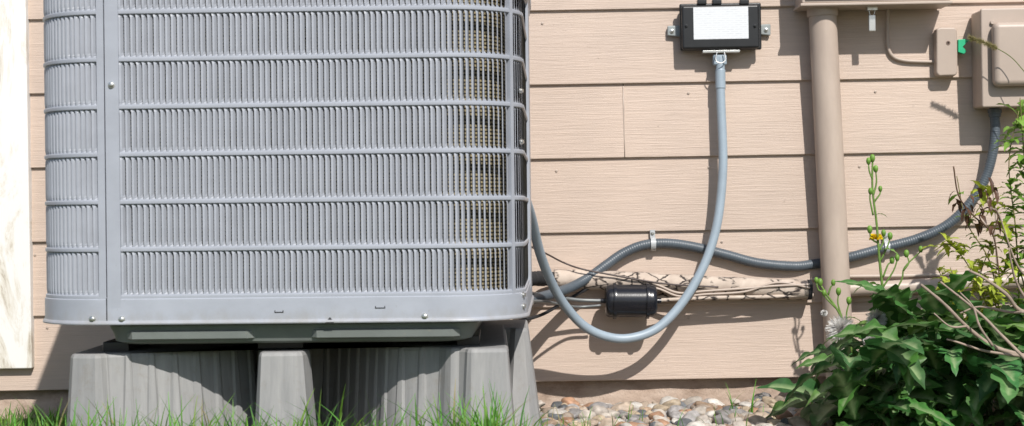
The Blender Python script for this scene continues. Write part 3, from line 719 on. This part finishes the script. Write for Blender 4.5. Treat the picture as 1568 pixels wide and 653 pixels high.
thistle("sow_thistle",[(1330,640,yS),(1315,580,yS),(1300,520,yS),(1285,480,yS),(1265,450,yS),(1256,436,yS)],
 [[(1280,472,yS),(1266,458,yS),(1262,452,yS)],[(1290,490,yS),(1283,465,yS),(1284,450,yS)],[(1268,452,yS),(1272,440,yS),(1276,436,yS)],[(1300,520,yS),(1296,485,yS),(1300,464,yS)],[(1262,448,yS),(1253,444,yS),(1250,432,yS)]],None,
 [((1300,520,yS),3.3,.07),((1290,490,yS),0,.05)])
V=[];Fc=[];C=[]
for px,py,r_ in ((1287,497,.034),(1342,484,.024),(1335,518,.020),(1262,478,.008),(1380,640,.014),(1288,560,.010)):
    c=W(px,py,-.50)
    for k in range(1800):
        d=Vector((random.gauss(0,1),random.gauss(0,1),random.gauss(0,1))).normalized(); s_=d.orthogonal().normalized()*.0007; b=len(V); l_=r_*U(.4,1)
        q=c+Vector((0,0,-r_*.3))
        V+=[q-s_,q+s_,q+d*l_+s_*.6,q+d*l_-s_*.6]; C+=[(0.75,0.72,0.68)]*2+[(0.88,0.87,0.85)]*2; Fc.append((b,b+1,b+2,b+3))
mesh("seed_fluff",V,Fc,M_GRASS,None,False,C)
V=[];Fc=[];C=[]
def frond(P,n,L_,col):
    pts=catmull(P,.01); b=len(V); tube_geo(pts,lambda L,t:.0024*(1-.6*t),6,V,Fc); C.extend([(0.30,0.26,0.10)]*(len(V)-b))
    for i in range(n):
        t=U(.12,1); p=pts[min(len(pts)-1,int(t*(len(pts)-1)))]
        az=U(0,6.28); k=U(.7,1.3); leaf(V,Fc,C,p,az,U(-.2,1.0),L_*U(.6,1.4),L_*.5,sc(col,k),1.3,3,.65,n=9,rib=sc(col,1.2))
yl=(0.44,0.52,0.06); gr=(0.21,0.38,0.06)
yF=-.36
for st,n,L_,c in (
 ([(1530,600,yF),(1520,500,yF),(1490,420,yF),(1455,375,yF),(1430,385,yF)],70,.042,yl),
 ([(1540,600,yF),(1530,480,yF),(1515,400,yF),(1480,340,yF),(1465,270,yF)],26,.034,gr),
 ([(1560,600,yF),(1560,450,yF),(1555,350,yF),(1545,250,yF),(1560,170,yF)],70,.046,gr),
 ([(1570,600,yF),(1570,450,yF),(1545,380,yF),(1520,310,yF),(1500,290,yF)],80,.046,yl),
 ([(1575,600,yF),(1585,450,yF),(1575,350,yF),(1568,240,yF),(1562,150,yF)],80,.048,gr),
 ([(1500,600,yF),(1480,500,yF),(1450,440,yF),(1435,410,yF)],60,.042,yl),
 ([(1550,600,yF),(1530,500,yF),(1525,440,yF),(1550,400,yF)],70,.046,yl),
 ([(1540,600,-.3),(1510,500,-.3),(1500,430,-.3),(1520,370,-.3)],60,.042,yl),
 ([(1560,620,-.45),(1500,520,-.45),(1470,450,-.45),(1455,410,-.45)],60,.040,yl),
 ([(1590,600,yF),(1595,450,yF),(1600,330,yF),(1590,200,yF)],60,.045,gr)):
    frond([W(*p) for p in st],n,L_,c)
mesh("feathery_weed",V,Fc,M_VEG,None,True,C)
V=[];Fc=[];C=[]
P=catmull([W(*p) for p in ((1630,600,-.3),(1628,350,-.25),(1600,170,-.20),(1560,100,-.17),(1522,72,-.16),(1486,58,-.155))],.006)
tube_geo(P,.0011,5,V,Fc); C+=[(0.2,0.25,0.07)]*len(V)
for p in P[-11:]:
    for k in range(60):
        d=Vector((random.gauss(-.6,.6),random.gauss(0,.7),random.gauss(0.1,.8))).normalized(); s_=d.orthogonal().normalized()*.0008;b=len(V); q=p+Vector((U(-.003,.003),0,U(-.002,.002)))
        V+=[q-s_,q+s_,q+d*.010]; C+=[(0.28,0.26,0.10)]*2+[(0.42,0.36,0.17)]; Fc.append((b,b+1,b+2))
mesh("foxtail_grass",V,Fc,M_GRASS,None,False,C)
tw=empty("bare_twigs")
yT=-.80
for i,(P,r1) in enumerate((
 ([(1640,560),(1568,545),(1520,530),(1480,500),(1445,465),(1410,436)],.0052),
 ([(1640,480),(1568,478),(1540,450),(1505,425),(1484,415)],.0052),
 ([(1620,600),(1568,548),(1530,510),(1500,480),(1440,432)],.0040),
 ([(1568,546),(1510,538),(1465,524),(1450,520)],.0032),
 ([(1600,500),(1560,440),(1548,400),(1545,380)],.0032),
 ([(1520,530),(1500,500),(1490,470),(1470,448)],.0028),
 ([(1568,478),(1545,478),(1500,470),(1470,480)],.0030),
 ([(1600,440),(1560,410),(1530,330),(1520,320)],.0024),
 ([(1480,500),(1455,500),(1430,480)],.0022))):
    tube("twig",[W(a,b,yT+.02*math.sin(i*2+k)) for k,(a,b) in enumerate(P)],(lambda r1:(lambda L,t:r1*(1-.5*t)+.0006*noise.noise(Vector((L*60,r1*999,0)))))(r1),M_TWIG,tw,8,.006)
V=[];Fc=[];C=[]
for i in range(26):
    px=U(1462,1530); py=U(270,350); leaf(V,Fc,C,W(px,py,-.4),U(0,6.28),U(-1,.6),U(.02,.045),.013,sc((0.12,0.06,0.04),U(.6,1.6)),U(2,5),3,.4,n=9,rib=(0.16,0.09,0.05))
for P in ([(1530,420,-.4),(1520,360,-.4),(1490,330,-.4),(1468,300,-.4),(1460,255,-.4)],[(1520,360,-.4),(1528,330,-.4),(1512,318,-.4),(1500,332,-.4),(1512,350,-.4)]):
    b=len(V); tube_geo(catmull([W(*p) for p in P],.005),.0016,6,V,Fc); C+=[(0.16,0.09,0.05)]*(len(V)-b)
mesh("withered_vine",V,Fc,M_VEG,None,True,C)
print("done")
